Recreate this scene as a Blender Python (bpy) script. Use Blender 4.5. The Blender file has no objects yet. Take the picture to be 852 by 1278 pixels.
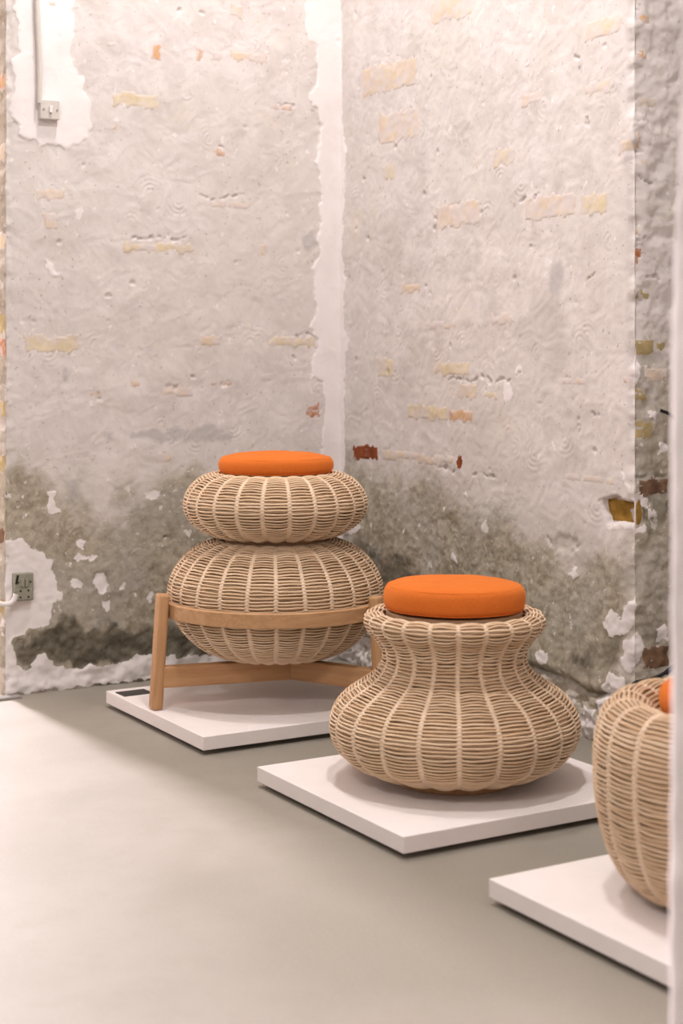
import bpy, bmesh, math, random
import numpy as np
from mathutils import Vector, Matrix

# ------------------------------------------------------------------ camera
FPX, HORIZON, W_PX, H_PX = 2000.0, 440.0, 852.0, 1278.0
CAM_H = 0.965
YAW = math.radians(30.5)
CT, ST = math.cos(YAW), math.sin(YAW)
scene = bpy.context.scene
COL = scene.collection
cam_d = bpy.data.cameras.new('camera')
cam = bpy.data.objects.new('camera', cam_d)
COL.objects.link(cam)
cam.location = (0, 0, CAM_H)
cam.rotation_euler = (math.pi / 2, 0, -YAW)
cam_d.sensor_fit = 'HORIZONTAL'
cam_d.sensor_width = 36.0
cam_d.lens = 36.0 * FPX / W_PX
cam_d.shift_y = (HORIZON - H_PX / 2) / W_PX
cam_d.clip_start = 0.05
cam_d.dof.use_dof = True
cam_d.dof.focus_distance = 3.9
cam_d.dof.aperture_fstop = 5.0
scene.camera = cam

# ------------------------------------------------------------------ world, light, exposure
world = bpy.data.worlds.new('world')
scene.world = world
world.use_nodes = True
bg = world.node_tree.nodes['Background']
bg.inputs[0].default_value = (1.0, 0.965, 0.945, 1)
bg.inputs[1].default_value = 0.36
scene.view_settings.view_transform = 'Standard'
scene.view_settings.look = 'None'
scene.view_settings.gamma = 1.0
scene.view_settings.use_curve_mapping = False
scene.view_settings.exposure = 0.0

def area_light(name, loc, target, power, size, color, shape='DISK', size_y=None):
    d = bpy.data.lights.new(name, 'AREA')
    d.energy = power; d.shape = shape; d.size = size; d.color = color
    if size_y: d.size_y = size_y
    o = bpy.data.objects.new(name, d)
    COL.objects.link(o)
    o.location = loc
    o.rotation_euler = (Vector(target) - Vector(loc)).to_track_quat('-Z', 'Y').to_euler()
    return o
# all outside the picture: two ceiling lamps over the row of stools, the lamp of the room beyond the doorway,
# and the ceiling lamp of the room the picture is taken from
area_light('ceiling_lamp_row_offscreen', (1.55, 2.35, 3.3), (1.95, 3.0, 0), 33, 0.22, (1.0, 0.955, 0.95))
area_light('ceiling_lamp_corner_offscreen', (1.75, 3.68, 3.3), (2.0, 3.8, 0), 30, 0.22, (1.0, 0.955, 0.965))
area_light('next_room_lamp_offscreen', (1.2, 12.0, 3.0), (1.1, 3.0, 0.2), 2050, 0.8, (1.0, 0.90, 0.95), 'RECTANGLE', 0.8)

area_light('gallery_ceiling_lamp_offscreen', (-1.1, 0.9, 3.25), (1.2, 1.6, 0.6), 48, 0.6, (1.0, 0.96, 0.945))

# ------------------------------------------------------------------ geometry of the view (pixel -> point on a plane of the place)
XR, YB = 2.56, 4.35          # planes of the right wall and the back wall
XD = 1.468                   # left end of the back wall (doorway)
YN = 2.96                    # near end of the right wall (niche)
def ray(x, y):
    xc = (x - W_PX / 2) / FPX
    return CT * xc + ST, -ST * xc + CT, (HORIZON - y) / FPX
def on_back(x, y):
    dx, dy, dz = ray(x, y); t = YB / dy
    return t * dx, CAM_H + t * dz          # X, z
def on_right(x, y):
    dx, dy, dz = ray(x, y); t = XR / dx
    return t * dy, CAM_H + t * dz          # Y, z
def on_niche(x, y):
    dx, dy, dz = ray(x, y); t = YN / dy
    return t * dx, CAM_H + t * dz

# ------------------------------------------------------------------ noise
_rng = np.random.RandomState(7)
_P = _rng.permutation(256); _P = np.concatenate([_P, _P, _P])
_GA = _rng.rand(256) * 2 * np.pi
_GX, _GY = np.cos(_GA), np.sin(_GA)
def pn(x, y):
    xi = np.floor(x).astype(np.int64); yi = np.floor(y).astype(np.int64)
    xf = x - xi; yf = y - yi; xi &= 255; yi &= 255
    u = xf * xf * xf * (xf * (xf * 6 - 15) + 10); v = yf * yf * yf * (yf * (yf * 6 - 15) + 10)
    def g(ix, iy, fx, fy):
        h = _P[_P[ix] + iy]
        return _GX[h] * fx + _GY[h] * fy
    a = g(xi, yi, xf, yf); b = g(xi + 1, yi, xf - 1, yf)
    c = g(xi, yi + 1, xf, yf - 1); d = g(xi + 1, yi + 1, xf - 1, yf - 1)
    a = a + u * (b - a); c = c + u * (d - c)
    return (a + v * (c - a)) * 1.4
def fbm(x, y, o=4, k=0.5):
    s = np.zeros_like(x); a = 1.0
    for i in range(o):
        s += a * pn(x + 17.3 * i, y + 9.1 * i); x = x * 2.03; y = y * 2.03; a *= k
    return s
def smooth(a, b, x):
    t = np.clip((x - a) / (b - a), 0, 1)
    return t * t * (3 - 2 * t)
def sdf_poly(pts, X, Y):
    """signed distance, positive inside"""
    p = np.array(pts, float); n = len(p)
    d = np.full(X.shape, 1e9); ins = np.zeros(X.shape, bool)
    for i in range(n):
        a, b = p[i], p[(i + 1) % n]
        e = b - a; l2 = max(e @ e, 1e-12)
        t = np.clip(((X - a[0]) * e[0] + (Y - a[1]) * e[1]) / l2, 0, 1)
        d = np.minimum(d, (X - a[0] - t * e[0]) ** 2 + (Y - a[1] - t * e[1]) ** 2)
        if a[1] != b[1]:
            c = ((a[1] > Y) != (b[1] > Y)) & (X < (b[0] - a[0]) * (Y - a[1]) / (b[1] - a[1]) + a[0])
            ins ^= c
    d = np.sqrt(d)
    return np.where(ins, d, -d)
def dist_line(pts, X, Y):
    p = np.array(pts, float); d = np.full(X.shape, 1e9)
    for i in range(len(p) - 1):
        a, b = p[i], p[i + 1]; e = b - a; l2 = max(e @ e, 1e-12)
        t = np.clip(((X - a[0]) * e[0] + (Y - a[1]) * e[1]) / l2, 0, 1)
        d = np.minimum(d, (X - a[0] - t * e[0]) ** 2 + (Y - a[1] - t * e[1]) ** 2)
    return np.sqrt(d)

# ------------------------------------------------------------------ mesh helpers
def quads_mesh(name, V, F, smooth_shade=True, attrs=None):
    V = np.asarray(V, np.float32); F = np.asarray(F, np.int32)
    me = bpy.data.meshes.new(name)
    me.vertices.add(len(V)); me.vertices.foreach_set('co', V.ravel())
    k = F.shape[1]
    me.loops.add(F.size); me.loops.foreach_set('vertex_index', F.ravel())
    me.polygons.add(len(F))
    me.polygons.foreach_set('loop_start', np.arange(0, F.size, k, dtype=np.int32))
    me.polygons.foreach_set('use_smooth', np.full(len(F), smooth_shade))
    me.update(calc_edges=True)
    if attrs:
        for n, a in attrs.items():
            at = me.attributes.new(n, 'FLOAT', 'POINT')
            at.data.foreach_set('value', np.asarray(a, np.float32).ravel())
    me.validate()
    return me
def grid_faces(ns, nz, closed=False):
    i = np.arange(ns if closed else ns - 1); j = np.arange(nz - 1)
    I, J = np.meshgrid(i, j)
    I = I.ravel(); J = J.ravel(); I2 = (I + 1) % ns
    return np.stack([J * ns + I, J * ns + I2, (J + 1) * ns + I2, (J + 1) * ns + I], 1)
def link(name, me, mat, parent=None, loc=None, rot=None):
    o = bpy.data.objects.new(name, me)
    COL.objects.link(o)
    if mat and not me.materials: me.materials.append(mat)
    if parent: o.parent = parent
    if loc: o.location = loc
    if rot: o.rotation_euler = rot
    return o
def tag(o, label=None, cat=None, group=None, kind=None):
    if label: o['label'] = label
    if cat: o['category'] = cat
    if group: o['group'] = group
    if kind: o['kind'] = kind
    return o
def thing(name, label, cat, loc, rz=0, group=None):
    o = bpy.data.objects.new(name, None); COL.objects.link(o)
    o.empty_display_size = 0.1
    o.location = loc; o.rotation_euler = (0, 0, rz)
    return tag(o, label, cat, group)
def bm_mesh(name, bm, smooth_shade=False):
    me = bpy.data.meshes.new(name)
    bmesh.ops.recalc_face_normals(bm, faces=bm.faces)
    for f in bm.faces: f.smooth = smooth_shade
    bm.to_mesh(me); bm.free()
    return me
def box_bm(lo, hi, bevel=0.0, seg=2, bm=None):
    b = bm or bmesh.new()
    r = bmesh.ops.create_cube(b, size=1.0)
    for v in r['verts']:
        v.co = Vector([lo[k] + (v.co[k] + 0.5) * (hi[k] - lo[k]) for k in range(3)])
    if bevel:
        es = list({e for v in r['verts'] for e in v.link_edges})
        bmesh.ops.bevel(b, geom=es, offset=bevel, segments=seg, affect='EDGES', profile=0.5)
    return b
def revolve(name, prof, n=64, smooth_shade=True, cap=True):
    prof = np.array(prof, float)
    th = np.arange(n) * 2 * np.pi / n
    V = np.stack([np.outer(prof[:, 0], np.cos(th)), np.outer(prof[:, 0], np.sin(th)),
                  np.repeat(prof[:, 1:2], n, 1)], -1).reshape(-1, 3)
    return quads_mesh(name, V, grid_faces(n, len(prof), True), smooth_shade)
def tube_path(name, pts, rad, sides=8):
    pts = [Vector(p) for p in pts]; V = []; n = len(pts)
    up = None
    for i, p in enumerate(pts):
        t = (pts[min(i + 1, n - 1)] - pts[max(i - 1, 0)]).normalized()
        if up is None: up = t.orthogonal().normalized()
        up = (up - t * up.dot(t)).normalized(); b = t.cross(up)
        for k in range(sides):
            a = 2 * math.pi * k / sides
            V.append(p + rad * (math.cos(a) * up + math.sin(a) * b))
    return quads_mesh(name, np.array(V), grid_faces(sides, n, True))
def crspline(P, per=12):
    P = np.array(P, float); out = []
    Q = np.vstack([2 * P[0] - P[1], P, 2 * P[-1] - P[-2]])
    for i in range(1, len(Q) - 2):
        for t in np.linspace(0, 1, per, endpoint=False):
            a, b, c, d = Q[i - 1], Q[i], Q[i + 1], Q[i + 2]
            out.append(0.5 * (2 * b + (c - a) * t + (2 * a - 5 * b + 4 * c - d) * t * t + (3 * b - a - 3 * c + d) * t ** 3))
    out.append(P[-1])
    return np.array(out)

# ------------------------------------------------------------------ materials
def srgb(r, g, b):
    f = lambda c: (c / 255) / 12.92 if c <= 10.3 else (((c / 255) + 0.055) / 1.055) ** 2.4
    return (f(r), f(g), f(b), 1)
class NT:
    def __init__(self, name):
        self.m = bpy.data.materials.new(name); self.m.use_nodes = True
        self.t = self.m.node_tree; self.b = self.t.nodes['Principled BSDF']
        self.tc = self.t.nodes.new('ShaderNodeTexCoord')
    def n(self, typ, **kw):
        nd = self.t.nodes.new(typ)
        for k, v in kw.items(): setattr(nd, k, v)
        return nd
    def put(self, sock, v):
        if hasattr(v, 'is_output'): self.t.links.new(v, sock)
        elif v is not None: sock.default_value = v
    def noise(self, scale, detail=4, rough=0.55, dist=0.0, vec=None, out='Fac'):
        nd = self.n('ShaderNodeTexNoise')
        self.put(nd.inputs['Vector'], vec if vec is not None else self.tc.outputs['Object'])
        nd.inputs['Scale'].default_value = scale; nd.inputs['Detail'].default_value = detail
        nd.inputs['Roughness'].default_value = rough; nd.inputs['Distortion'].default_value = dist
        return nd.outputs[out]
    def math(self, op, a, b=None, c=None, clamp=False):
        nd = self.n('ShaderNodeMath', operation=op, use_clamp=clamp)
        self.put(nd.inputs[0], a)
        if b is not None: self.put(nd.inputs[1], b)
        if c is not None: self.put(nd.inputs[2], c)
        return nd.outputs[0]
    def step(self, v, lo, hi, a=0.0, b=1.0):
        nd = self.n('ShaderNodeMapRange', interpolation_type='SMOOTHSTEP')
        self.put(nd.inputs[0], v)
        for i, q in enumerate((lo, hi, a, b)): nd.inputs[i + 1].default_value = q
        return nd.outputs[0]
    def mix(self, f, a, b, mode='MIX'):
        nd = self.n('ShaderNodeMix', data_type='RGBA', blend_type=mode)
        self.put(nd.inputs[0], f); self.put(nd.inputs[6], a); self.put(nd.inputs[7], b)
        return nd.outputs[2]
    def attr(self, name):
        nd = self.n('ShaderNodeAttribute', attribute_name=name)
        return nd.outputs['Fac']
    def scaled(self, s):
        nd = self.n('ShaderNodeMapping'); self.put(nd.inputs[0], self.tc.outputs['Object'])
        nd.inputs['Scale'].default_value = s
        return nd.outputs[0]
    def bump(self, h, strength, dist, prev=None):
        nd = self.n('ShaderNodeBump'); self.put(nd.inputs['Height'], h)
        nd.inputs['Strength'].default_value = strength; nd.inputs['Distance'].default_value = dist
        if prev is not None: self.put(nd.inputs['Normal'], prev)
        return nd.outputs[0]
    def done(self, col, rough=0.8, normal=None, spec=0.3, **kw):
        self.put(self.b.inputs['Base Color'], col); self.put(self.b.inputs['Roughness'], rough)
        self.b.inputs['Specular IOR Level'].default_value = spec
        if normal is not None: self.put(self.b.inputs['Normal'], normal)
        for k, v in kw.items(): self.put(self.b.inputs[k], v)
        return self.m

def mat_wall():
    t = NT('old_plaster')
    big = t.noise(2.2, 3); mid = t.noise(11, 8, 0.68, 0.3); fine = t.noise(70, 4, 0.55)
    swirl = t.noise(24, 6, 0.68, 0.7)
    pl = t.mix(t.step(mid, 0.32, 0.68), srgb(204, 195, 190), srgb(222, 214, 210))
    pl = t.mix(t.step(big, 0.35, 0.65, 0, 0.6), pl, srgb(211, 203, 196))
    pl = t.mix(t.step(t.noise(7, 4, 0.6, 0.8), 0.6, 0.74, 0, 0.3), pl, srgb(219, 207, 186))       # old yellow wash
    pl = t.mix(t.step(t.noise(38, 3), 0.66, 0.72, 0, 0.55), pl, srgb(238, 233, 230))               # lime flecks
    pl = t.mix(t.step(t.noise(95, 1, 0.4), 0.70, 0.76, 0, 0.45), pl, srgb(142, 132, 116))           # dark specks for small pits, colour only
    pl = t.mix(t.step(t.noise(3.6, 6, 0.62, 0.5), 0.56, 0.72, 0, 0.42), pl, srgb(186, 178, 170))    # grey patches
    # damp
    dm = t.math('ADD', t.attr('damp'), t.math('MULTIPLY', t.math('SUBTRACT', mid, 0.5), 1.5))
    dm = t.math('ADD', dm, t.math('MULTIPLY', t.math('SUBTRACT', swirl, 0.5), 0.9))
    damp = t.step(dm, 0.1, 0.95)
    dc = t.mix(t.step(swirl, 0.35, 0.65), srgb(146, 135, 115), srgb(184, 174, 156))
    dc = t.mix(t.step(t.noise(5, 4), 0.45, 0.65, 0, 0.8), dc, srgb(166, 160, 149))
    crust = t.noise(33, 8, 0.72, 0.2)
    dc = t.mix(t.step(crust, 0.50, 0.64, 0, 0.5), dc, srgb(196, 187, 174))
    dc = t.mix(t.step(crust, 0.46, 0.34, 0, 0.45), dc, srgb(118, 110, 94))
    col = t.mix(damp, pl, dc)
    chips = t.math('ADD', t.step(t.noise(21, 6, 0.65, 0.4), 0.635, 0.66), t.step(t.noise(52, 4, 0.6, 0.3), 0.645, 0.69, 0, 0.75), None, True)
    col = t.mix(t.math('MULTIPLY', chips, t.math('MULTIPLY', damp, t.attr('chip'))), col, srgb(226, 220, 214))
    # dark mould
    dk = t.math('ADD', t.attr('dark'), t.math('MULTIPLY', t.math('SUBTRACT', swirl, 0.5), 1.5))
    dk = t.math('ADD', dk, t.math('MULTIPLY', t.math('SUBTRACT', mid, 0.5), 0.9))
    dcol = t.mix(t.step(mid, 0.35, 0.65), srgb(84, 78, 66), srgb(128, 121, 106))
    col = t.mix(t.step(dk, 0.22, 0.9), col, dcol)
    # grey cement smears
    gy = t.math('ADD', t.attr('grey'), t.math('MULTIPLY', t.math('SUBTRACT', mid, 0.5), 0.03))
    col = t.mix(t.step(gy, -0.008, 0.010, 0, 0.6), col, srgb(172, 168, 165))
    # white paint
    wj = t.math('ADD', t.attr('white'), t.math('MULTIPLY', t.math('SUBTRACT', t.noise(45, 4, 0.6), 0.5), 0.022))
    wm = t.step(wj, -0.0012, 0.0012)
    wc = t.mix(t.step(t.noise(9, 4), 0.4, 0.7, 0, 0.5), srgb(234, 227, 224), srgb(222, 212, 208))
    col = t.mix(wm, col, wc)
    h = t.math('ADD', t.math('MULTIPLY', fine, 0.12), t.math('MULTIPLY', swirl, 0.55))
    h = t.math('MULTIPLY', h, t.math('ADD', t.math('MULTIPLY', damp, 1.3), 1.0))
    rough_amt = t.step(wm, 0, 1, 1.0, 0.25)
    nb = t.bump(t.math('MULTIPLY', h, rough_amt), 0.42, 0.0045)
    nb = t.bump(wm, 0.4, 0.002, nb)
    return t.done(col, 0.9, nb, 0.15)
def mat_pillar():
    t = NT('white_painted_wall_end')
    m = t.noise(8, 5, 0.6)
    col = t.mix(t.step(m, 0.35, 0.7), srgb(243, 232, 229), srgb(232, 219, 215))
    sep = t.n('ShaderNodeSeparateXYZ'); t.put(sep.inputs[0], t.tc.outputs['Object'])
    zz = t.math('ADD', sep.outputs[2], t.math('MULTIPLY', t.math('SUBTRACT', t.noise(14, 4), 0.5), 0.12))
    col = t.mix(t.step(zz, 0.215, 0.255, 1, 0), col, srgb(178, 168, 157))
    return t.done(col, 0.85, t.bump(t.noise(30, 5, 0.6), 0.4, 0.004), 0.2)
def mat_floor():
    t = NT('polished_concrete')
    a = t.noise(1.6, 5, 0.55, 0.3); b = t.noise(14, 5, 0.6); c = t.noise(180, 2)
    col = t.mix(t.step(a, 0.35, 0.66), srgb(139, 133, 121), srgb(150, 143, 132))
    col = t.mix(t.step(b, 0.4, 0.72, 0, 0.45), col, srgb(140, 133, 120))
    col = t.mix(t.step(c, 0.5, 0.8, 0, 0.35), col, srgb(168, 160, 148))
    col = t.mix(t.step(t.noise(3.2, 4, 0.6, 1.0), 0.6, 0.75, 0, 0.25), col, srgb(134, 127, 114))
    return t.done(col, t.step(a, 0.3, 0.7, 0.5, 0.62), t.bump(b, 0.06, 0.003), 0.32)
def mat_rattan(name, c1, c2, c3):
    t = NT(name)
    row = t.attr('tone')
    n1 = t.noise(26, 3, 0.6, 0.0, t.scaled((1, 1, 5)))
    col = t.mix(t.step(n1, 0.3, 0.7), c1, c2)
    col = t.mix(t.math('MULTIPLY', row, 0.75), col, c3)
    return t.done(col, 0.52, t.bump(t.noise(420, 2), 0.2, 0.0006), 0.42)
def mat_wood(name, c1, c2, axis=2):
    t = NT(name)
    s = [60, 60, 60]; s[axis] = 4.5
    g = t.noise(1.0, 5, 0.6, 0.8, t.scaled(tuple(s)))
    g2 = t.noise(1.0, 3, 0.5, 0.3, t.scaled(tuple(v * 4 for v in s)))
    col = t.mix(t.step(g, 0.3, 0.7), c1, c2)
    col = t.mix(t.step(g2, 0.55, 0.75, 0, 0.25), col, srgb(142, 102, 68))
    return t.done(col, 0.55, t.bump(g2, 0.12, 0.001), 0.35)
def mat_fabric(name, c1, c2):
    t = NT(name)
    a = t.noise(600, 2); b = t.noise(60, 4, 0.6)
    col = t.mix(t.step(a, 0.35, 0.7), c1, c2)
    col = t.mix(t.step(b, 0.4, 0.8, 0, 0.3), col, c1)
    return t.done(col, 0.95, t.bump(a, 0.5, 0.001), 0.1, **{'Sheen Weight': 0.35, 'Sheen Roughness': 0.5, 'Sheen Tint': srgb(255, 170, 90)})
def mat_plain(name, c, rough=0.6, var=0.06, scale=30, spec=0.3, metal=0.0, bump=0.0):
    t = NT(name)
    n = t.noise(scale, 4, 0.6)
    c2 = tuple(x * (1 - var * 2.2) for x in c[:3]) + (1,)
    col = t.mix(t.step(n, 0.35, 0.7), c, c2)
    return t.done(col, rough, t.bump(n, bump, 0.002) if bump else None, spec, Metallic=metal)
def mat_brick(name, c1, c2, wash):
    """old brick with plaster haze left on it; wash = how much haze"""
    t = NT(name)
    n = t.noise(28, 5, 0.65, 0.3); h = t.noise(17, 4, 0.6, 0.5)
    col = t.mix(t.step(n, 0.32, 0.68), c1, c2)
    hz = t.math('ADD', h, wash - 0.5)
    ed = t.math('ADD', t.attr('edge'), t.math('MULTIPLY', t.math('SUBTRACT', h, 0.5), 0.016))
    haze = t.math('MAXIMUM', t.step(hz, 0.35, 0.65, 0.0, 0.92), t.step(ed, 0.0, 0.006 if wash < 0.43 else 0.011, 1.0, 0.0))
    col = t.mix(haze, col, srgb(211, 201, 198))
    return t.done(col, 0.92, t.bump(t.noise(50, 5), 0.4, 0.003), 0.1)

M = {}
M['wall'] = mat_wall(); M['pillar'] = mat_pillar(); M['floor'] = mat_floor()
M['rattan'] = mat_rattan('pale_rattan', srgb(232, 206, 175), srgb(218, 188, 154), srgb(202, 168, 131))
M['rattan_in'] = M['rattan']
M['rib'] = mat_rattan('rib_rattan', srgb(226, 202, 175), srgb(216, 190, 162), srgb(208, 180, 150))
M['lining'] = mat_plain('basket_lining', srgb(176, 142, 108), 0.9, 0.1)
M['seat_panel'] = mat_plain('rattan_seat_panel', srgb(176, 142, 108), 0.7, 0.1, 60)
M['oak_v'] = mat_wood('beech_leg', srgb(194, 149, 106), srgb(176, 129, 87), 2)
M['oak_h'] = mat_wood('beech_rail', srgb(195, 151, 108), srgb(178, 132, 90), 0)
M['oak_ring'] = mat_wood('beech_hoop', srgb(196, 154, 112), srgb(181, 137, 96), 0)
M['dark_wood'] = mat_plain('beech_disc', srgb(186, 140, 98), 0.6, 0.08)
M['orange'] = mat_fabric('orange_wool', srgb(216, 116, 50), srgb(202, 100, 34))
M['orange_seam'] = mat_fabric('orange_piping', srgb(212, 112, 46), srgb(198, 96, 32))
M['plinth'] = mat_plain('white_plinth_paint', srgb(232, 224, 220), 0.6, 0.015, 12, 0.3)
M['plinth_base'] = M['plinth']
M['card'] = mat_plain('dark_card', srgb(70, 68, 64), 0.4, 0.1)
M['switch'] = mat_plain('grey_white_plastic', srgb(208, 200, 192), 0.4, 0.02, 20, 0.45)
M['socket'] = mat_plain('grey_green_plastic', srgb(150, 148, 132), 0.4, 0.05, 40, 0.45)
M['black'] = mat_plain('black_plastic', srgb(28, 26, 26), 0.5, 0.05)
M['blue'] = mat_plain('blue_tape', srgb(34, 46, 84), 0.5, 0.05)
M['white_plastic'] = mat_plain('white_plastic', srgb(232, 226, 222), 0.4, 0.03)
M['metal'] = mat_plain('brushed_metal', srgb(205, 205, 205), 0.3, 0.05, 40, 0.5, 1.0)
M['paint'] = mat_plain('white_ceiling_paint', srgb(235, 230, 226), 0.9, 0.02)
M['b_pale'] = mat_brick('brick_pale_yellow', srgb(220, 205, 175), srgb(208, 190, 158), 0.46)
M['b_faint'] = mat_brick('brick_hazed', srgb(220, 202, 176), srgb(213, 192, 168), 0.52)
M['b_peach'] = mat_brick('brick_peach', srgb(214, 178, 140), srgb(198, 154, 114), 0.44)
M['b_red'] = mat_brick('brick_red', srgb(146, 80, 48), srgb(112, 58, 36), 0.22)
M['b_orange'] = mat_brick('brick_orange', srgb(190, 128, 82), srgb(166, 102, 62), 0.42)
M['b_ochre'] = mat_brick('brick_ochre', srgb(166, 130, 62), srgb(130, 98, 44), 0.16)
M['b_yellow'] = mat_brick('brick_dull_yellow', srgb(186, 168, 124), srgb(164, 144, 104), 0.26)
M['b_brown'] = mat_brick('brick_brown', srgb(138, 108, 84), srgb(104, 80, 66), 0.26)

# ------------------------------------------------------------------ floor, ceiling, surrounding shell
me = bm_mesh('floor', box_bm((-3.2, -2.6, -0.1), (4.2, 12.8, 0.0)))
tag(link('floor', me, M['floor']), kind='structure')
me = bm_mesh('ceiling', box_bm((-3.2, -2.6, 3.4), (4.2, 12.8, 3.5)))
tag(link('ceiling', me, M['paint']), kind='structure')
# wall of the next room and the wall left of the doorway, the lintel over the doorway
for nm, lo, hi in (('wall_next_room_left', (-3.35, YB, 0), (-3.2, 12.8, 3.4)), ('wall_next_room_right', (4.05, YB + 0.5, 0), (4.2, 12.6, 3.4)),
                   ('wall_far', (-3.2, 12.6, 0), (4.2, 12.8, 3.4)),
                   ('wall_left_of_doorway', (-3.2, YB, 0), (0.42, YB + 0.45, 3.4)),
                   ('wall_over_doorway', (0.42, YB + 0.005, 2.25), (XD, YB + 0.44, 3.4)),
                   ('wall_niche_back', (3.2, 0.2, 0), (3.35, YN, 3.4))):
    tag(link(nm, bm_mesh(nm, box_bm(lo, hi)), M['paint']), kind='structure')

# ------------------------------------------------------------------ rough walls
class RoughWall:
    def __init__(self, name, corners, svals, zvals, fields, rc=0.008):
        self.name = name; self.fields = fields
        self.c = [Vector((c[0], c[1], 0)) for c in corners]
        self.len = [(self.c[i + 1] - self.c[i]).length for i in range(len(self.c) - 1)]
        self.s0 = [0]
        for l in self.len: self.s0.append(self.s0[-1] + l)
        S, Z = np.meshgrid(np.array(svals), np.array(zvals))
        f = fields(S, Z)
        P, N = self.frame(S)
        V = np.stack([P[0] + N[0] * f['disp'], P[1] + N[1] * f['disp'], Z], -1).reshape(-1, 3)
        at = {k: v for k, v in f.items() if k != 'disp'}
        me = quads_mesh(name, V, grid_faces(S.shape[1], S.shape[0]), True, at)
        self.o = tag(link(name, me, M['wall']), kind='structure')
    def frame(self, S):
        px = np.zeros_like(S); py = np.zeros_like(S); nx = np.zeros_like(S); ny = np.zeros_like(S)
        for i in range(len(self.len)):
            d = (self.c[i + 1] - self.c[i]).normalized()
            m = (S >= self.s0[i] - (9 if i == 0 else 0)) & ((S < self.s0[i + 1]) | (i == len(self.len) - 1))
            t = S - self.s0[i]
            px[m] = self.c[i].x + d.x * t[m]; py[m] = self.c[i].y + d.y * t[m]
            nx[m] = d.y; ny[m] = -d.x
        for i in range(1, len(self.len)):            # soften the normal around a corner
            d0 = (self.c[i] - self.c[i - 1]).normalized(); d1 = (self.c[i + 1] - self.c[i]).normalized()
            w = smooth(-0.02, 0.02, S - self.s0[i]); m = np.abs(S - self.s0[i]) < 0.02
            ax = d0.y * (1 - w) + d1.y * w; ay = -(d0.x * (1 - w) + d1.x * w)
            nx[m] = ax[m]; ny[m] = ay[m]
        return (px, py), (nx, ny)
    def piece(self, name, s0, z0, s1, z1, mat, lift=0.0005, sink=0.005, ragged=1.0, seed=0, rec=0.0):
        """a brick in the wall: its face is just proud of the plaster where the plaster has come off"""
        ns = max(5, int(abs(s1 - s0) / 0.005)); nz = max(4, int(abs(z1 - z0) / 0.005))
        mg = 0.008
        sv = np.linspace(min(s0, s1) - mg, max(s0, s1) + mg, ns); zv = np.linspace(min(z0, z1) - mg, max(z0, z1) + mg, nz)
        S, Z = np.meshgrid(sv, zv)
        f = self.fields(S, Z)
        e = np.minimum(np.minimum(S - sv[0], sv[-1] - S), np.minimum(Z - zv[0], zv[-1] - Z)) - mg
        k = e + ragged * (0.010 * fbm(S * 38 + seed * 3.7, Z * 38 + seed * 1.3, 3) - 0.001)
        off = -sink + (sink + lift) * smooth(-0.005, 0.003, k)
        D = f['disp'] * (1 if rec == 0 else 0) - rec + off + 0.0003 * fbm(S * 90, Z * 90 + seed, 2)
        P, N = self.frame(S)
        front = np.stack([P[0] + N[0] * D, P[1] + N[1] * D, Z], -1).reshape(-1, 3)
        back = np.stack([P[0] - N[0] * 0.05, P[1] - N[1] * 0.05, Z], -1).reshape(-1, 3)
        F = grid_faces(ns, nz)
        n0 = ns * nz
        V = list(front); Fs = [tuple(q) for q in F]
        ring = [i for i in range(ns)] + [(j + 1) * ns - 1 for j in range(1, nz)] + [(nz - 1) * ns + i for i in range(ns - 2, -1, -1)] + [j * ns for j in range(nz - 2, 0, -1)]
        V = np.vstack([front, back[ring]])
        rr = len(ring)
        for q in range(rr):
            a, b = ring[q], ring[(q + 1) % rr]
            Fs.append((b, a, n0 + q, n0 + (q + 1) % rr))
        me = quads_mesh(name, V, np.array(Fs), True, {'edge': np.concatenate([k.ravel(), np.full(rr, -0.01)])})
        return link(name, me, M[mat], self.o)

zfine = list(np.arange(-0.02, 2.2, 0.0042)) + list(np.linspace(2.2, 3.42, 14))
ARC = [(_rng.uniform(-0.2, 2.0), _rng.uniform(0.3, 2.1), _rng.uniform(0, 6.3), _rng.uniform(0.025, 0.05)) for _ in range(70)]
def base_relief(S, Z, arcs=0.0):
    d = 0.007 * fbm(S * 1.6, Z * 1.6, 3) + 0.0017 * fbm(S * 9, Z * 9, 3) + 0.0010 * fbm(S * 34 + 1.5 * pn(S * 12, Z * 12), Z * 34 + 1.5 * pn(S * 12 + 9, Z * 12), 3)
    pit = pn(S * 27 + 40, Z * 27 + 11)
    for (a, b, c, r) in ARC:                         # fans left by the trowel
        x = S - a - arcs; y = Z - b
        q = np.hypot(x, y)
        m = q < r * 1.6
        if m.any():
            g = np.exp(-(q[m] / r) ** 4) * smooth(-0.2, 0.6, (x[m] * math.cos(c) + y[m] * math.sin(c)) / (q[m] + 1e-6))
            d[m] += 0.0011 * g * np.sin(q[m] * 2 * np.pi / 0.0135)
    return d - 0.005 * smooth(0.68, 0.85, pit)

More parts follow.
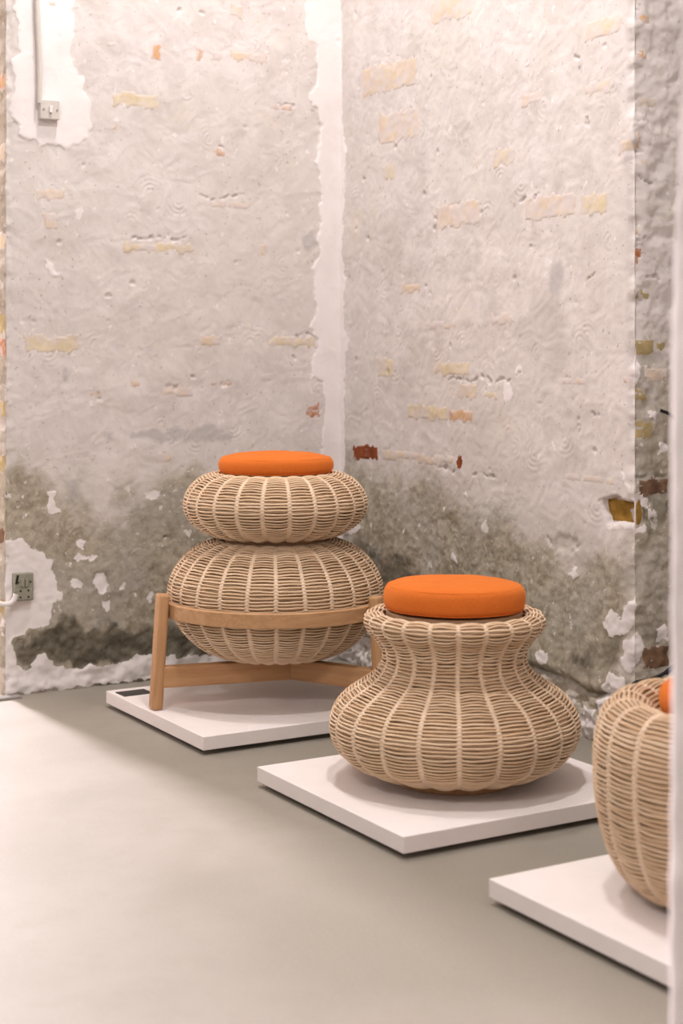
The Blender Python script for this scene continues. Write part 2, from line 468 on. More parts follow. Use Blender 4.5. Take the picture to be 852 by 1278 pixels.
# ---- back wall
BK0 = YB + 0.45 - YB                       # length of the doorway reveal
def bs(x, y):                              # pixel -> (s, z) on the back wall
    X, z = on_back(x, y); return (BK0 + X - XD, z)
def P_b(l): return [bs(*p) for p in l]
W1 = P_b([(21, -120), (21, 0), (22, 55), (23, 68), (16, 75), (18, 100), (20, 115), (13, 140), (16, 150), (25, 158), (28, 172), (38, 177), (50, 180), (65, 178), (75, 182), (86, 188), (95, 180), (110, 172), (115, 160), (112, 140), (113, 125), (104, 110), (104, 98), (95, 85), (88, 70), (92, 55), (92, 40), (92, 20), (90, 0), (90, -120)])
W2 = P_b([(382, -200), (382, 0), (384, 50), (395, 57), (396, 70), (396, 100), (388, 120), (388, 130), (398, 135), (401, 150), (400, 180), (394, 200), (398, 215), (400, 240), (400, 270), (395, 300), (400, 319), (390, 333), (393, 341), (392, 356), (395, 392), (388, 406), (398, 425), (388, 454), (388, 470), (405, 474), (403, 504), (403, 536), (401, 560), (404, 640), (398, 680), (470, 690), (470, -200)])
W3 = P_b([(3, 676), (20, 675), (27, 672), (38, 680), (55, 690), (66, 698), (65, 710), (70, 720), (72, 735), (78, 742), (72, 748), (63, 755), (62, 770), (60, 778), (40, 785), (30, 790), (17, 793), (12, 800), (20, 815), (20, 832), (30, 835), (45, 822), (55, 818), (65, 828), (90, 835), (110, 830), (130, 832), (150, 828), (170, 818), (191, 815), (230, 820), (300, 818), (380, 806), (430, 798), (432, 830), (300, 838), (191, 846), (150, 851), (110, 856), (60, 861), (3, 868)])
CH = [P_b(l) for l in ([(116, 716), (128, 714), (138, 728), (136, 737), (124, 741), (117, 732)], [(88, 700), (96, 692), (108, 694), (114, 688), (125, 692), (118, 697), (104, 698), (92, 706)],
      [(87, 722), (95, 722), (106, 738), (98, 736), (88, 728)], [(180, 745), (186, 738), (194, 744), (188, 755), (181, 752)], [(128, 750), (137, 748), (137, 762), (128, 762)], [(97, 674), (106, 674), (103, 688), (98, 684)],
      [(148, 728), (156, 727), (156, 735), (150, 735)], [(160, 742), (168, 741), (166, 746)], [(56, 610), (64, 612), (75, 640), (62, 640)], [(180, 614), (198, 614), (196, 622), (182, 621)], [(58, 325), (66, 328), (75, 342), (66, 345)], [(90, 258), (102, 255), (106, 266), (96, 275)])]
GR = [P_b([(163, 538), (200, 535), (240, 534), (262, 530), (290, 540), (286, 550), (240, 552), (190, 552), (166, 546)]), P_b([(130, 540), (142, 540), (142, 549), (131, 549)]), P_b([(78, 461), (86, 461), (86, 476), (79, 476)]), P_b([(376, 295), (392, 290), (396, 305), (384, 312)]), P_b([(78, 600), (95, 598), (100, 622), (86, 625)])]
CR_B = [P_b(l) for l in ([(164, 299), (186, 297), (205, 298)], [(212, 296), (229, 298)], [(370, 419), (385, 417), (395, 421)], [(206, 484), (226, 480)], [(240, 473), (248, 475)], [(262, 479), (276, 477), (290, 479)], [(246, 245), (275, 248), (305, 243)], [(250, 247), (262, 250)], [(118, 492), (122, 498), (128, 494)], [(205, 673), (212, 672)],
        [(273, 184), (280, 187)], [(366, 446), (369, 449)], [(338, 130), (352, 132)], [(6, 688), (7, 712)], [(352, 132), (365, 131)])]
dmp_b = P_b([(-30, 600), (10, 585), (40, 580), (65, 612), (95, 604), (120, 640), (150, 634), (190, 600), (240, 592), (300, 600), (360, 585), (440, 590), (440, 880), (-30, 900)])
drk_b = P_b([(14, 796), (40, 792), (62, 780), (78, 768), (96, 766), (110, 782), (150, 780), (200, 782), (300, 776), (440, 770), (440, 800), (330, 818), (191, 826), (150, 832), (90, 834), (60, 824), (40, 832), (22, 826)])
drk2_b = P_b([(110, 857), (130, 848), (200, 843), (300, 836), (440, 826), (440, 850), (200, 856), (110, 860)])
def f_back(S, Z):
    d = base_relief(S, Z)
    Sw = S + 0.011 * fbm(S * 22, Z * 22, 4); Zw = Z + 0.011 * fbm(S * 22 + 50, Z * 22 + 20, 4)
    X = Sw; Z0 = Z; Z = Zw
    w = np.maximum(np.maximum(sdf_poly(W1, X, Z), sdf_poly(W2, X, Z)), sdf_poly(W3, X, Z))
    for c in CH: w = np.maximum(w, sdf_poly(c, X, Z))
    wob = 0.012 * fbm(S * 30, Z * 30, 3)
    wm = smooth(-0.002, 0.003, w + 0.3 * wob)
    d = d * (1 - 0.6 * wm) + 0.0012 * wm
    dm = sdf_poly(dmp_b, X, Z) + 0.06 * fbm(S * 7, Z * 7, 3)
    damp = smooth(-0.10, 0.10, dm)
    dk = sdf_poly(drk_b, X, Z) + 0.02 * fbm(S * 14, Z * 14, 3)
    dk2 = sdf_poly(drk2_b, X, Z)
    dark = np.maximum(smooth(-0.02, 0.03, dk), 0.8 * smooth(-0.006, 0.008, dk2))
    g = sdf_poly(GR[0], X, Z)
    for q in GR[1:]: g = np.maximum(g, sdf_poly(q, X, Z))
    g += 0.004 * fbm(S * 60, Z * 60, 2)
    c = np.full(S.shape, 1e9)
    for l in CR_B: c = np.minimum(c, dist_line(l, X, Z))
    cw = c + 0.0010 - 0.0045 * pn(S * 60, Z * 60)
    d = d - 0.008 * smooth(0.004, 0.0, cw)
    Z = Z0
    d = d + 0.006 * dark * fbm(S * 22, Z * 22, 3) + 0.012 * smooth(0.12, 0.0, Z) * fbm(S * 13, Z * 13, 3)
    d = d + 0.0011 * damp * fbm(S * 46, Z * 46, 3)
    # doorway reveal and its edge: bare dull-yellow, broken edge
    rev = smooth(BK0 + 0.006, BK0 - 0.004, S)
    d = d - 0.006 * smooth(0.03, 0.0, np.abs(S - BK0)) * (0.6 + fbm(S * 25, Z * 25, 3))
    w = np.where(S < BK0 - 0.002, -0.03 + 0.02 * fbm(S * 12, Z * 12, 2), w)
    damp = np.maximum(damp, rev * 0.8)
    return dict(disp=d, white=w, damp=damp, dark=np.clip(dark, 0, 1), grey=g, chip=np.ones_like(S))
sB = list(np.linspace(0, BK0 - 0.02, 8)) + list(np.arange(BK0 - 0.016, BK0 + (XR - XD) + 0.03, 0.0042))
wall_back = RoughWall('wall_back', [(XD, YB + 0.45), (XD, YB), (XR + 0.06, YB)], sB, zfine, f_back)

# ---- right wall, wrapping round its broken corner into the niche
RC = (YB + 0.04) - YN
def rs(x, y):
    Y, z = on_right(x, y); return ((YB + 0.04) - Y, z)
def nsz(x, y):
    X, z = on_niche(x, y); return (RC + X - XR, z)
def P_r(l): return [rs(*p) for p in l]
def P_n(l): return [nsz(*p) for p in l]
W4 = P_r([(420, -200), (427, 0), (427, 160), (431, 190), (429, 260), (427, 313), (431, 346), (429, 411), (437, 425), (431, 441), (431, 526), (430, 590), (432, 640), (452, 656), (446, 664), (430, 668), (418, 668)])
CHR = [P_r(l) for l in ([(776, 590), (787, 612), (802, 620), (806, 632), (797, 640), (785, 628)], [(600, 655), (607, 648), (609, 660), (603, 664)], [(690, 552), (694, 546), (694, 560)], [(630, 478), (637, 474), (640, 490), (633, 500), (628, 490)], [(576, 617), (580, 612), (582, 622)],
       [(668, 815), (676, 808), (686, 815), (688, 832), (678, 828)], [(775, 770), (790, 745), (792, 772), (782, 790), (760, 795), (752, 778), (764, 762)], [(778, 800), (790, 795), (794, 825), (784, 842), (774, 830)], [(752, 655), (775, 660), (800, 668), (803, 660), (765, 652)],
       [(560, 700), (566, 690), (570, 704)], [(706, 716), (716, 708), (722, 716), (712, 726)], [(642, 456), (650, 454), (652, 466), (645, 466)], [(762, 838), (780, 850), (770, 900), (752, 905), (744, 880)])]
WB4 = P_r([(700, 912), (722, 890), (740, 896), (752, 906), (790, 930), (790, 960), (745, 932), (715, 918)])
CR_R = [P_r(l) for l in ([(555, 255), (562, 253), (572, 254)], [(541, 270), (545, 278), (540, 284)], [(545, 583), (556, 585), (570, 587)], [(590, 591), (606, 594), (622, 596)], [(560, 472), (585, 475), (600, 470), (616, 474), (640, 476)], [(720, 530), (723, 518), (722, 540)], [(735, 515), (752, 518)],
        [(747, 622), (760, 619), (775, 627), (790, 632), (803, 645)], [(684, 672), (688, 684)], [(718, 682), (722, 676)], [(645, 468), (650, 462)], [(664, 828), (685, 834), (700, 840), (708, 843), (720, 852), (735, 861), (752, 860), (768, 862)], [(722, 86), (724, 92)], [(733, 146), (732, 158)], [(720, 72), (722, 70)], [(662, 308), (664, 306)], [(528, 352), (530, 355)], [(650, 250), (675, 244)], [(732, 345), (742, 340)])]
dmp_r = P_r([(425, 572), (470, 578), (520, 592), (575, 604), (620, 640), (660, 668), (710, 690), (735, 702), (762, 690), (795, 650), (795, 980), (425, 900)])
drk_r = P_r([(425, 640), (470, 650), (520, 690), (560, 740), (640, 770), (670, 800), (700, 790), (740, 800), (765, 750), (790, 790), (795, 870), (735, 866), (700, 844), (650, 826), (560, 800), (425, 760)])
hole_r = P_r([(750, 622), (768, 620), (790, 630), (803, 640), (804, 655), (785, 656), (757, 652), (752, 636)])
hole2_r = P_r([(684, 676), (700, 664), (718, 672), (724, 682), (712, 690), (692, 690)])
ledge = np.array(P_r([(425, 770), (600, 812), (664, 829), (708, 845), (735, 862), (770, 864), (800, 870)]))
WN = [P_n(l) for l in ([(789, 445), (800, 447), (801, 470), (793, 477), (789, 474)], [(807, 513), (818, 512), (817, 523), (808, 523)], [(790, 618), (806, 630), (820, 640), (810, 648), (800, 640)], [(822, 555), (834, 555), (834, 567), (822, 567)], [(790, 800), (800, 790), (803, 812), (796, 835), (790, 838)], [(817, 785), (830, 778), (834, 800), (822, 800)], [(812, 860), (834, 850), (834, 870)])]
CR_N = [P_n(l) for l in ([(793, 153), (805, 152), (807, 155)], [(792, 188), (800, 189)], [(798, 222), (808, 226), (818, 224)], [(796, 297), (803, 300), (806, 297)], [(803, 345), (812, 348), (820, 350)], [(793, 355), (795, 372), (805, 376)], [(795, 592), (806, 595)], [(815, 598), (832, 592)], [(794, 58), (797, 70)], [(793, 13), (797, 12)], [(812, 30), (810, 31)])]
drk_n = P_n([(796, 560), (834, 552), (842, 700), (842, 990), (788, 990), (796, 700)])
def f_right(S, Z):
    d = base_relief(S + 31.7, Z, 31.7)
    Sw = S + 0.011 * fbm(S * 22, Z * 22, 4); Zw = Z + 0.011 * fbm(S * 22 + 50, Z * 22 + 20, 4)
    S0, Z0 = S, Z; S, Z = Sw, Zw
    w = sdf_poly(W4, S, Z)
    for c in CHR: w = np.maximum(w, sdf_poly(c, S, Z) + 0.004 * fbm(S * 50, Z * 50, 2))
    w = np.maximum(w, sdf_poly(WB4, S, Z))
    for c in WN: w = np.maximum(w, sdf_poly(c, S, Z))
    wm = smooth(-0.002, 0.003, w)
    d = d * (1 - 0.4 * wm) + 0.0014 * wm
    dm = sdf_poly(dmp_r, S, Z) + 0.07 * fbm(S * 6 + 5, Z * 6, 3)
    damp = smooth(-0.12, 0.15, dm)
    dk = sdf_poly(drk_r, S, Z) + 0.05 * fbm(S * 9 + 3, Z * 9, 3)
    dark = 0.72 * smooth(-0.03, 0.10, dk)
    nich = smooth(RC - 0.004, RC + 0.006, S0)
    dkn = smooth(-0.03, 0.05, sdf_poly(drk_n, S, Z) + 0.05 * fbm(S * 11, Z * 11, 3))
    damp = damp * (1 - nich) + nich * 0.75 * smooth(1.15, 0.75, Z + 0.08 * fbm(S * 6, Z * 6, 3))
    dark = dark * (1 - nich) + nich * 0.42 * dkn
    c = np.full(S.shape, 1e9)
    for l in CR_R: c = np.minimum(c, dist_line(l, S, Z))
    for l in CR_N: c = np.minimum(c, dist_line(l, S, Z))
    cw = c + 0.0008 - 0.0045 * pn(S * 60, Z * 60)
    d = d - 0.008 * smooth(0.004, 0.0, cw)
    S, Z = S0, Z0
    # lumpy footing under the plaster edge
    zl = np.interp(S, ledge[:, 0], ledge[:, 1])
    below = smooth(0.012, -0.012, Z - zl + 0.010 * fbm(S * 20, Z * 20, 2))
    lump = 0.018 * fbm(S * 11 + 2, Z * 11, 3) + 0.008 * np.abs(fbm(S * 30, Z * 30, 2))
    gap = np.exp(-((Z - zl + 0.006) / 0.008) ** 2) * smooth(-0.3, 0.4, pn(S * 8, Z * 0 + 3.3) + 0.3)
    d = d * (1 - below) + below * (lump - 0.002) - 0.024 * gap + 0.006 * smooth(0.10, 0.0, Z - zl) * (1 - below)
    w = np.maximum(w, np.where(below > 0.5, np.minimum(0.016 * fbm(S * 16 + 4, Z * 16, 4) + 0.004, zl - 0.045 - Z), -1))
    d = d + below * 0.006 * fbm(S * 48, Z * 48, 3)
    dark = dark * (1 - 0.85 * below)
    damp = damp * (1 - 0.35 * below)
    d = d + 0.0019 * damp * (1 - below) * fbm(S * 46, Z * 46, 3)
    # broken-out holes
    h = sdf_poly(hole_r, S, Z) + 0.006 * fbm(S * 30, Z * 30, 2)
    h2 = sdf_poly(hole2_r, S, Z) + 0.008 * fbm(S * 40, Z * 40, 2)
    d = d - (0.012 + 0.022 * smooth(0.004, 0.03, np.abs(S - RC))) * smooth(-0.003, 0.006, h) - 0.005 * smooth(-0.006, 0.012, h2)
    w = np.where(h > -0.004, -1.0, w)
    # broken, rounded outer corner
    near = smooth(0.035, 0.0, np.abs(S - RC))
    d = d - near * (0.010 + 0.016 * np.clip(fbm(S * 2 + 1, Z * 13, 4), -0.5, 1))
    d = d + nich * 0.006 * fbm(S * 18, Z * 18, 3)
    g = -np.ones_like(S)
    g = np.maximum(g, sdf_poly(P_r([(688, 330), (700, 325), (704, 345), (696, 368), (684, 366)]), S, Z))
    chip = 0.8 + 0.4 * smooth(0.2, 0.5, Z) - 0.2 * nich
    return dict(disp=d, white=w, damp=damp, dark=np.clip(dark, 0, 1), grey=g, chip=np.clip(chip, 0, 1))
sR = list(np.arange(-0.02, RC + 0.18, 0.0042)) + list(np.linspace(RC + 0.19, RC + 0.64, 20))
wall_right = RoughWall('wall_right', [(XR, YB + 0.04), (XR, YN), (XR + 0.66, YN)], sR, zfine, f_right)

# ---- bricks that show where the plaster is off
back_bricks = [((140, 112), (198, 138), 'b_pale'), ((152, 300), (242, 319), 'b_pale'), ((28, 417), (100, 442), 'b_pale'), ((335, 419), (396, 435), 'b_pale'), ((382, 502), (398, 521), 'b_orange'), ((249, 417), (276, 434), 'b_faint'),
    ((201, 480), (242, 495), 'b_faint'), ((258, 475), (290, 482), 'b_peach'), ((187, 54), (201, 78), 'b_peach'), ((243, 57), (254, 77), 'b_peach'), ((262, 60), (277, 80), 'b_faint'), ((284, 60), (334, 82), 'b_faint'), ((336, 128), (368, 140), 'b_peach'),
    ((262, 184), (282, 196), 'b_peach'), ((192, 564), (216, 580), 'b_faint'), ((262, 248), (312, 262), 'b_faint'), ((60, 2), (108, 12), 'b_faint'), ((44, 232), (82, 252), 'b_faint'), ((52, 262), (72, 286), 'b_faint'), ((285, 2), (304, 24), 'b_faint'),
    ((140, 154), (152, 164), 'b_peach'), ((112, 486), (130, 498), 'b_peach'), ((0, 100), (8, 126), 'b_peach'), ((160, 470), (176, 486), 'b_faint'), ((322, 302), (334, 322), 'b_faint'), ((120, 50), (150, 60), 'b_faint'), ((310, 66), (330, 80), 'b_faint')]
for i, (a, b, m) in enumerate(back_bricks):
    s0, z0 = bs(*a); s1, z1 = bs(*b)
    wall_back.piece('brick', s0, z0, s1, z1, m, seed=i)
for i, (z0, m) in enumerate([(0.22, 'b_yellow'), (0.42, 'b_brown'), (0.62, 'b_yellow'), (0.78, 'b_yellow'), (0.95, 'b_orange'), (1.02, 'b_yellow'), (1.25, 'b_pale'), (1.5, 'b_pale'), (1.7, 'b_peach')]):
    wall_back.piece('brick', BK0 - 0.12, z0, BK0 - 0.004, z0 + 0.055, m, seed=40 + i)
right_bricks = [((470, 143), (522, 172), 'b_faint'), ((475, 205), (492, 226), 'b_pale'), ((440, 553), (472, 577), 'b_red'), ((476, 560), (566, 584), 'b_faint'), ((567, 566), (578, 588), 'b_red'), ((506, 502), (560, 527), 'b_pale'), ((560, 508), (592, 529), 'b_peach'),
    ((540, 450), (588, 471), 'b_pale'), ((470, 446), (492, 470), 'b_pale'), ((530, 400), (570, 412), 'b_faint'), ((614, 390), (642, 406), 'b_faint'), ((572, 476), (596, 500), 'b_faint'), ((540, 256), (600, 281), 'b_faint'), ((655, 246), (718, 270), 'b_faint'), ((722, 242), (760, 267), 'b_pale'),
    ((728, 104), (764, 116), 'b_faint'), ((730, 26), (776, 42), 'b_faint'), ((650, 116), (676, 130), 'b_faint'), ((615, 186), (644, 206), 'b_pale'), ((604, 485), (622, 500), 'b_pale'), ((498, 352), (524, 366), 'b_faint'), ((535, 2), (590, 18), 'b_faint'), ((700, 588), (776, 608), 'b_faint'), ((452, 86), (520, 106), 'b_faint'),
    ((774, 468), (788, 480), 'b_peach'), ((700, 470), (730, 482), 'b_faint'), ((772, 172), (790, 192), 'b_faint')]
for i, (a, b, m) in enumerate(right_bricks):
    s0, z0 = rs(*a); s1, z1 = rs(*b)
    wall_right.piece('brick', s0, z0, s1, z1, m, seed=70 + i)
a, b = rs(750, 619), rs(806, 658)
wall_right.piece('brick', a[0], a[1], RC - 0.012, b[1], 'b_ochre', ragged=0.2, seed=120, rec=0.020)
a, b = nsz(792, 622), nsz(803, 657)
wall_right.piece('brick', RC + 0.003, b[1], b[0], a[1], 'b_ochre', ragged=0.3, seed=125, rec=0.004)
niche_bricks = [((793, 421), (818, 443), 'b_yellow'), ((792, 484), (810, 503), 'b_yellow'), ((793, 524), (815, 549), 'b_yellow'), ((795, 596), (836, 619), 'b_brown'), ((794, 14), (812, 31), 'b_peach'), ((793, 57), (806, 78), 'b_peach'), ((795, 120), (819, 136), 'b_pale'), ((802, 161), (834, 172), 'b_faint'),
    ((793, 158), (801, 188), 'b_peach'), ((792, 244), (799, 254), 'b_orange'), ((802, 234), (820, 242), 'b_faint'), ((794, 279), (803, 293), 'b_pale'), ((791, 307), (802, 333), 'b_orange'), ((793, 360), (810, 374), 'b_yellow'), ((804, 456), (834, 478), 'b_faint'), ((801, 806), (836, 834), 'b_brown'), ((818, 424), (834, 440), 'b_yellow'), ((806, 320), (824, 330), 'b_faint'), ((796, 196), (806, 212), 'b_pale')]
for i, (a, b, m) in enumerate(niche_bricks):
    s0, z0 = nsz(*a); s1, z1 = nsz(*b)
    wall_right.piece('brick', s0, z0, s1, z1, m, seed=130 + i, ragged=0.7)

# ---- end of the near wall (out of focus)
def near_wall():
    ZP = 1.72
    xc = (831 - 426) / FPX * ZP
    x0, y1 = CT * xc + ST * ZP, -ST * xc + CT * ZP
    x1, y0 = x0 + 0.5, y1 - 0.75
    r = 0.012
    sec = []
    def run(a, b, n):
        for t in np.linspace(0, 1, n, endpoint=False): sec.append((a[0] + (b[0] - a[0]) * t, a[1] + (b[1] - a[1]) * t))
    run((x1, y1), (x0 + r, y1), 40)
    for q in np.linspace(0, math.pi / 2, 5, endpoint=False): sec.append((x0 + r - r * math.sin(q), y1 - r + r * math.cos(q)))
    run((x0, y1 - r), (x0, y0), 70)
    run((x0, y0), (x1, y0), 6); run((x1, y0), (x1, y1), 6)
    sec = np.array(sec); n = len(sec)
    tg = np.roll(sec, -1, 0) - np.roll(sec, 1, 0); tg /= np.linalg.norm(tg, axis=1)[:, None]
    nr = np.stack([-tg[:, 1], tg[:, 0]], 1)
    ctr = sec.mean(0)
    if ((sec - ctr) * nr).sum() < 0: nr = -nr
    s = np.concatenate([[0], np.cumsum(np.linalg.norm(np.diff(sec, axis=0), axis=1))])
    zs = np.concatenate([np.arange(0, 1.5, 0.012), np.linspace(1.5, 3.4, 20)])
    S, Z = np.meshgrid(s, zs)
    D = 0.004 * fbm(S * 2, Z * 2 + 7, 3) + 0.0016 * fbm(S * 20, Z * 20, 3)
    D -= 0.009 * smooth(0.85, 1.3, Z)
    V = np.stack([sec[:, 0] + nr[:, 0] * D, sec[:, 1] + nr[:, 1] * D, Z], -1).reshape(-1, 3)
    F = grid_faces(n, len(zs), True)[:, ::-1]
    me = quads_mesh('wall_near', V, F)
    tag(link('wall_near', me, M['pillar']), kind='structure')
near_wall()

# ------------------------------------------------------------------ plinths
PT, PG = 0.033, 0.012                      # slab thickness, shadow gap under it
PTOP = PT + PG
def plinth(x0, y0, x1, y1, label):
    cx, cy = (x0 + x1) / 2, (y0 + y1) / 2
    t = thing('display_plinth', label, 'plinth', (cx, cy, 0), 0, 'low white display plinths')
    hx, hy = (x1 - x0) / 2, (y1 - y0) / 2
    link('slab', bm_mesh('slab', box_bm((-hx, -hy, PG), (hx, hy, PTOP), 0.0015, 2)), M['plinth'], t)
    link('recessed_base', bm_mesh('recessed_base', box_bm((-hx + 0.045, -hy + 0.045, 0), (hx - 0.045, hy - 0.045, PG + 0.001))), M['plinth_base'], t)
    return t
plinth(1.661, 3.471, 2.29, 4.081, 'low white plinth under the two-tier stool with wooden legs')
plinth(1.646, 2.563, 2.296, 3.164, 'low white plinth under the waisted hourglass rattan pouf')
plinth(1.645, 1.685, 2.295, 2.285, 'low white plinth under the barrel-shaped rattan pouf')

# ------------------------------------------------------------------ rattan baskets
def norm_profile(P, per=14):
    p = crspline(P, per)
    s = np.concatenate([[0], np.cumsum(np.linalg.norm(np.diff(p, axis=0), axis=1))])
    return p, s
def strands(prof, N, spacing, rad, sides, lobe, inset, phase, rng, per=8, jit=0.0006, dens=0.0):
    p, s = norm_profile(prof)
    L = s[-1]
    n = int((L - 2 * phase) / spacing)
    pos = phase + np.arange(n + 1) * spacing
    pos = pos[pos < L - 0.001]
    Mth = N * per
    th = (np.arange(Mth)) * 2 * np.pi / Mth
    lob = np.abs(np.sin(N * th / 2)) ** 0.75
    Vs, Fs, T = [], [], []
    base = 0
    fc = None
    for q in pos:
        r = np.interp(q, s, p[:, 0]); z = np.interp(q, s, p[:, 1])
        dr = np.interp(q + 0.002, s, p[:, 0]) - np.interp(q - 0.002, s, p[:, 0]); dz = np.interp(q + 0.002, s, p[:, 1]) - np.interp(q - 0.002, s, p[:, 1])
        l = math.hypot(dr, dz) + 1e-9; tr, tz = dr / l, dz / l
        nr, nz = tz, -tr                            # outward for a profile that runs bottom -> top
        end = min(1.0, q / 0.04 + 0.25, (L - q) / 0.04 + 0.25)
        off = lobe * end * (lob - 0.6) - inset
        j = jit * (np.sin(th * rng.randint(3, 9) + rng.rand() * 6.3) + np.sin(th * rng.randint(12, 30) + rng.rand() * 6.3)) + rng.randn() * 0.0004
        cr = r + nr * off + tr * j; cz = z + nz * off + tz * j
        for k in range(sides):
            a = 2 * math.pi * k / sides + 0.3
            rr = cr + rad * math.cos(a); zz = cz + rad * math.sin(a)
            Vs.append(np.stack([rr * np.cos(th), rr * np.sin(th), zz], 1))
        if fc is None:
            I, J = np.meshgrid(np.arange(Mth), np.arange(sides)); I = I.ravel(); J = J.ravel()
            I2 = (I + 1) % Mth; J2 = (J + 1) % sides
            fc = np.stack([J * Mth + I, J * Mth + I2, J2 * Mth + I2, J2 * Mth + I], 1)
        Fs.append(fc + base); base += Mth * sides
        T.append(np.full(Mth * sides, rng.rand()))
    return np.vstack(Vs), np.vstack(Fs), np.concatenate(T)
def rib_mesh(prof, lobe, spacing, seed, halfw=0.0066):
    p, s = norm_profile(prof); L = s[-1]
    q = np.arange(0.004, L - 0.003, spacing / 4)
    r = np.interp(q, s, p[:, 0]); z = np.interp(q, s, p[:, 1])
    dr = np.gradient(r); dz = np.gradient(z); l = np.hypot(dr, dz) + 1e-9
    nr, nz = dz / l, -dr / l
    end = np.minimum(1.0, np.minimum(q / 0.04 + 0.25, (L - q) / 0.04 + 0.25))
    off = lobe * end * (-0.6) + 0.0008
    cr = r + nr * off; cz = z + nz * off
    ripple = 1 + 0.22 * np.cos(2 * np.pi * q / spacing)
    V = []
    K = 8
    rng = np.random.RandomState(seed)
    sway = 0.0012 * np.sin(q * 14 + rng.rand() * 6) + 0.0007 * np.sin(q * 41 + rng.rand() * 6)
    for k in range(K):
        a = 2 * math.pi * k / K
        w = halfw * math.cos(a) * ripple + sway; h = 0.0030 * math.sin(a) * ripple
        V.append(np.stack([cr + nr * h, w, cz + nz * h], 1))
    V = np.stack(V, 1).reshape(-1, 3)
    F = grid_faces(K, len(q), True)
    return quads_mesh('rib', V, F, True, {'tone': np.full(len(V), rng.rand() * 0.6)})
def basket(parent, prof, N, seed, spacing=0.0080, lobe=0.0062, names=('weave', 'rib'), z=0.0, rot=0.0, labels=None):
    """parent: the weave is made a child of it; ribs and lining go under `sub`"""
    rng = np.random.RandomState(seed)
    V, F, T = strands(prof, N, spacing, 0.0025, 5, lobe, 0.0, 0.006, rng)
    w = link(names[0], quads_mesh(names[0], V, F, True, {'tone': T}), M['rattan'], parent, (0, 0, z), (0, 0, rot))
    w['kind'] = 'stuff'
    sub = parent if names[0] == 'weave' else w
    zz = (0, 0, z) if sub is parent else (0, 0, 0)
    ro = rot if sub is parent else 0.0
    V, F, T = strands(prof, N, spacing, 0.0022, 4, lobe * 0.8, 0.0042, 0.006 + spacing / 2, rng, 6)
    iw = link('inner_weave', quads_mesh('inner_weave', V, F, True, {'tone': T}), M['rattan_in'], sub, zz, (0, 0, ro))
    iw['kind'] = 'stuff'
    p, s = norm_profile(prof, 6)
    dr = np.gradient(p[:, 0]); dz = np.gradient(p[:, 1]); l = np.hypot(dr, dz) + 1e-9
    lp = np.stack([p[:, 0] - 0.0135 * dz / l, p[:, 1] + 0.0135 * dr / l], 1)
    lp = np.vstack([[0.002, lp[0, 1]], lp, [0.002, lp[-1, 1]]])
    link('lining', revolve('lining', lp, 48), M['lining'], sub, zz, (0, 0, ro))
    ribs = [rib_mesh(prof, lobe, spacing, seed + k) for k in range(3)]
    for rm in ribs: rm.materials.append(M['rib'])
    for k in range(N):
        o = bpy.data.objects.new(names[1], ribs[k % 3]); COL.objects.link(o)
        o.parent = sub; o.location = zz; o.rotation_euler = (0, 0, ro + 2 * math.pi * k / N)
    return w
def disc(name, r, z0, z1, mat, parent, bevel=0.003):
    pr = [(0.0005, z0), (r - bevel, z0), (r, z0 + bevel), (r, z1 - bevel), (r - bevel, z1), (0.0005, z1)]
    return link(name, revolve(name, pr, 56, False), mat, parent)
def cushion(loc, label, seed, tilt=(0, 0), r=0.153, h=0.046):
    rng = np.random.RandomState(seed)
    pr = [(0.0006, 0.0), (r - 0.016, 0.0), (r - 0.006, 0.003), (r - 0.001, 0.009), (r + 0.0005, h * 0.4), (r, h * 0.62), (r - 0.0025, h * 0.80), (r - 0.007, h * 0.92), (r - 0.014, h), (r - 0.035, h + 0.005), (r * 0.5, h + 0.010), (r * 0.2, h + 0.0115), (0.0006, h + 0.012)]
    pr = crspline(pr, 5); n = 96
    th = np.arange(n) * 2 * np.pi / n
    R = np.outer(pr[:, 0], 1 + 0.006 * np.sin(3 * th + seed) + 0.004 * np.sin(7 * th + 2 * seed))
    Zz = np.repeat(pr[:, 1:2], n, 1)
    X = R * np.cos(th); Y = R * np.sin(th)
    Zz = Zz + (0.0016 * fbm(X * 14 + seed, Y * 14, 2)) * (pr[:, 1:2] / h)
    V = np.stack([X, Y, Zz], -1).reshape(-1, 3)
    o = link('seat_cushion', quads_mesh('seat_cushion', V, grid_faces(n, len(pr), True)), M['orange'], None, loc, (tilt[0], tilt[1], 0))
    tag(o, label, 'cushion', 'round orange seat cushions')
    for zq, rq in ((h * 0.93, r - 0.0082), (0.004, r - 0.0055)):
        k = 80; pts = []
        for q in range(k + 1):
            a = 2 * math.pi * q / k; f = 1 + 0.006 * math.sin(3 * a + seed) + 0.004 * math.sin(7 * a + 2 * seed)
            pts.append((rq * f * math.cos(a), rq * f * math.sin(a), zq))
        link('piping', tube_path('piping', pts, 0.0009, 6), M['orange_seam'], o)
    return o

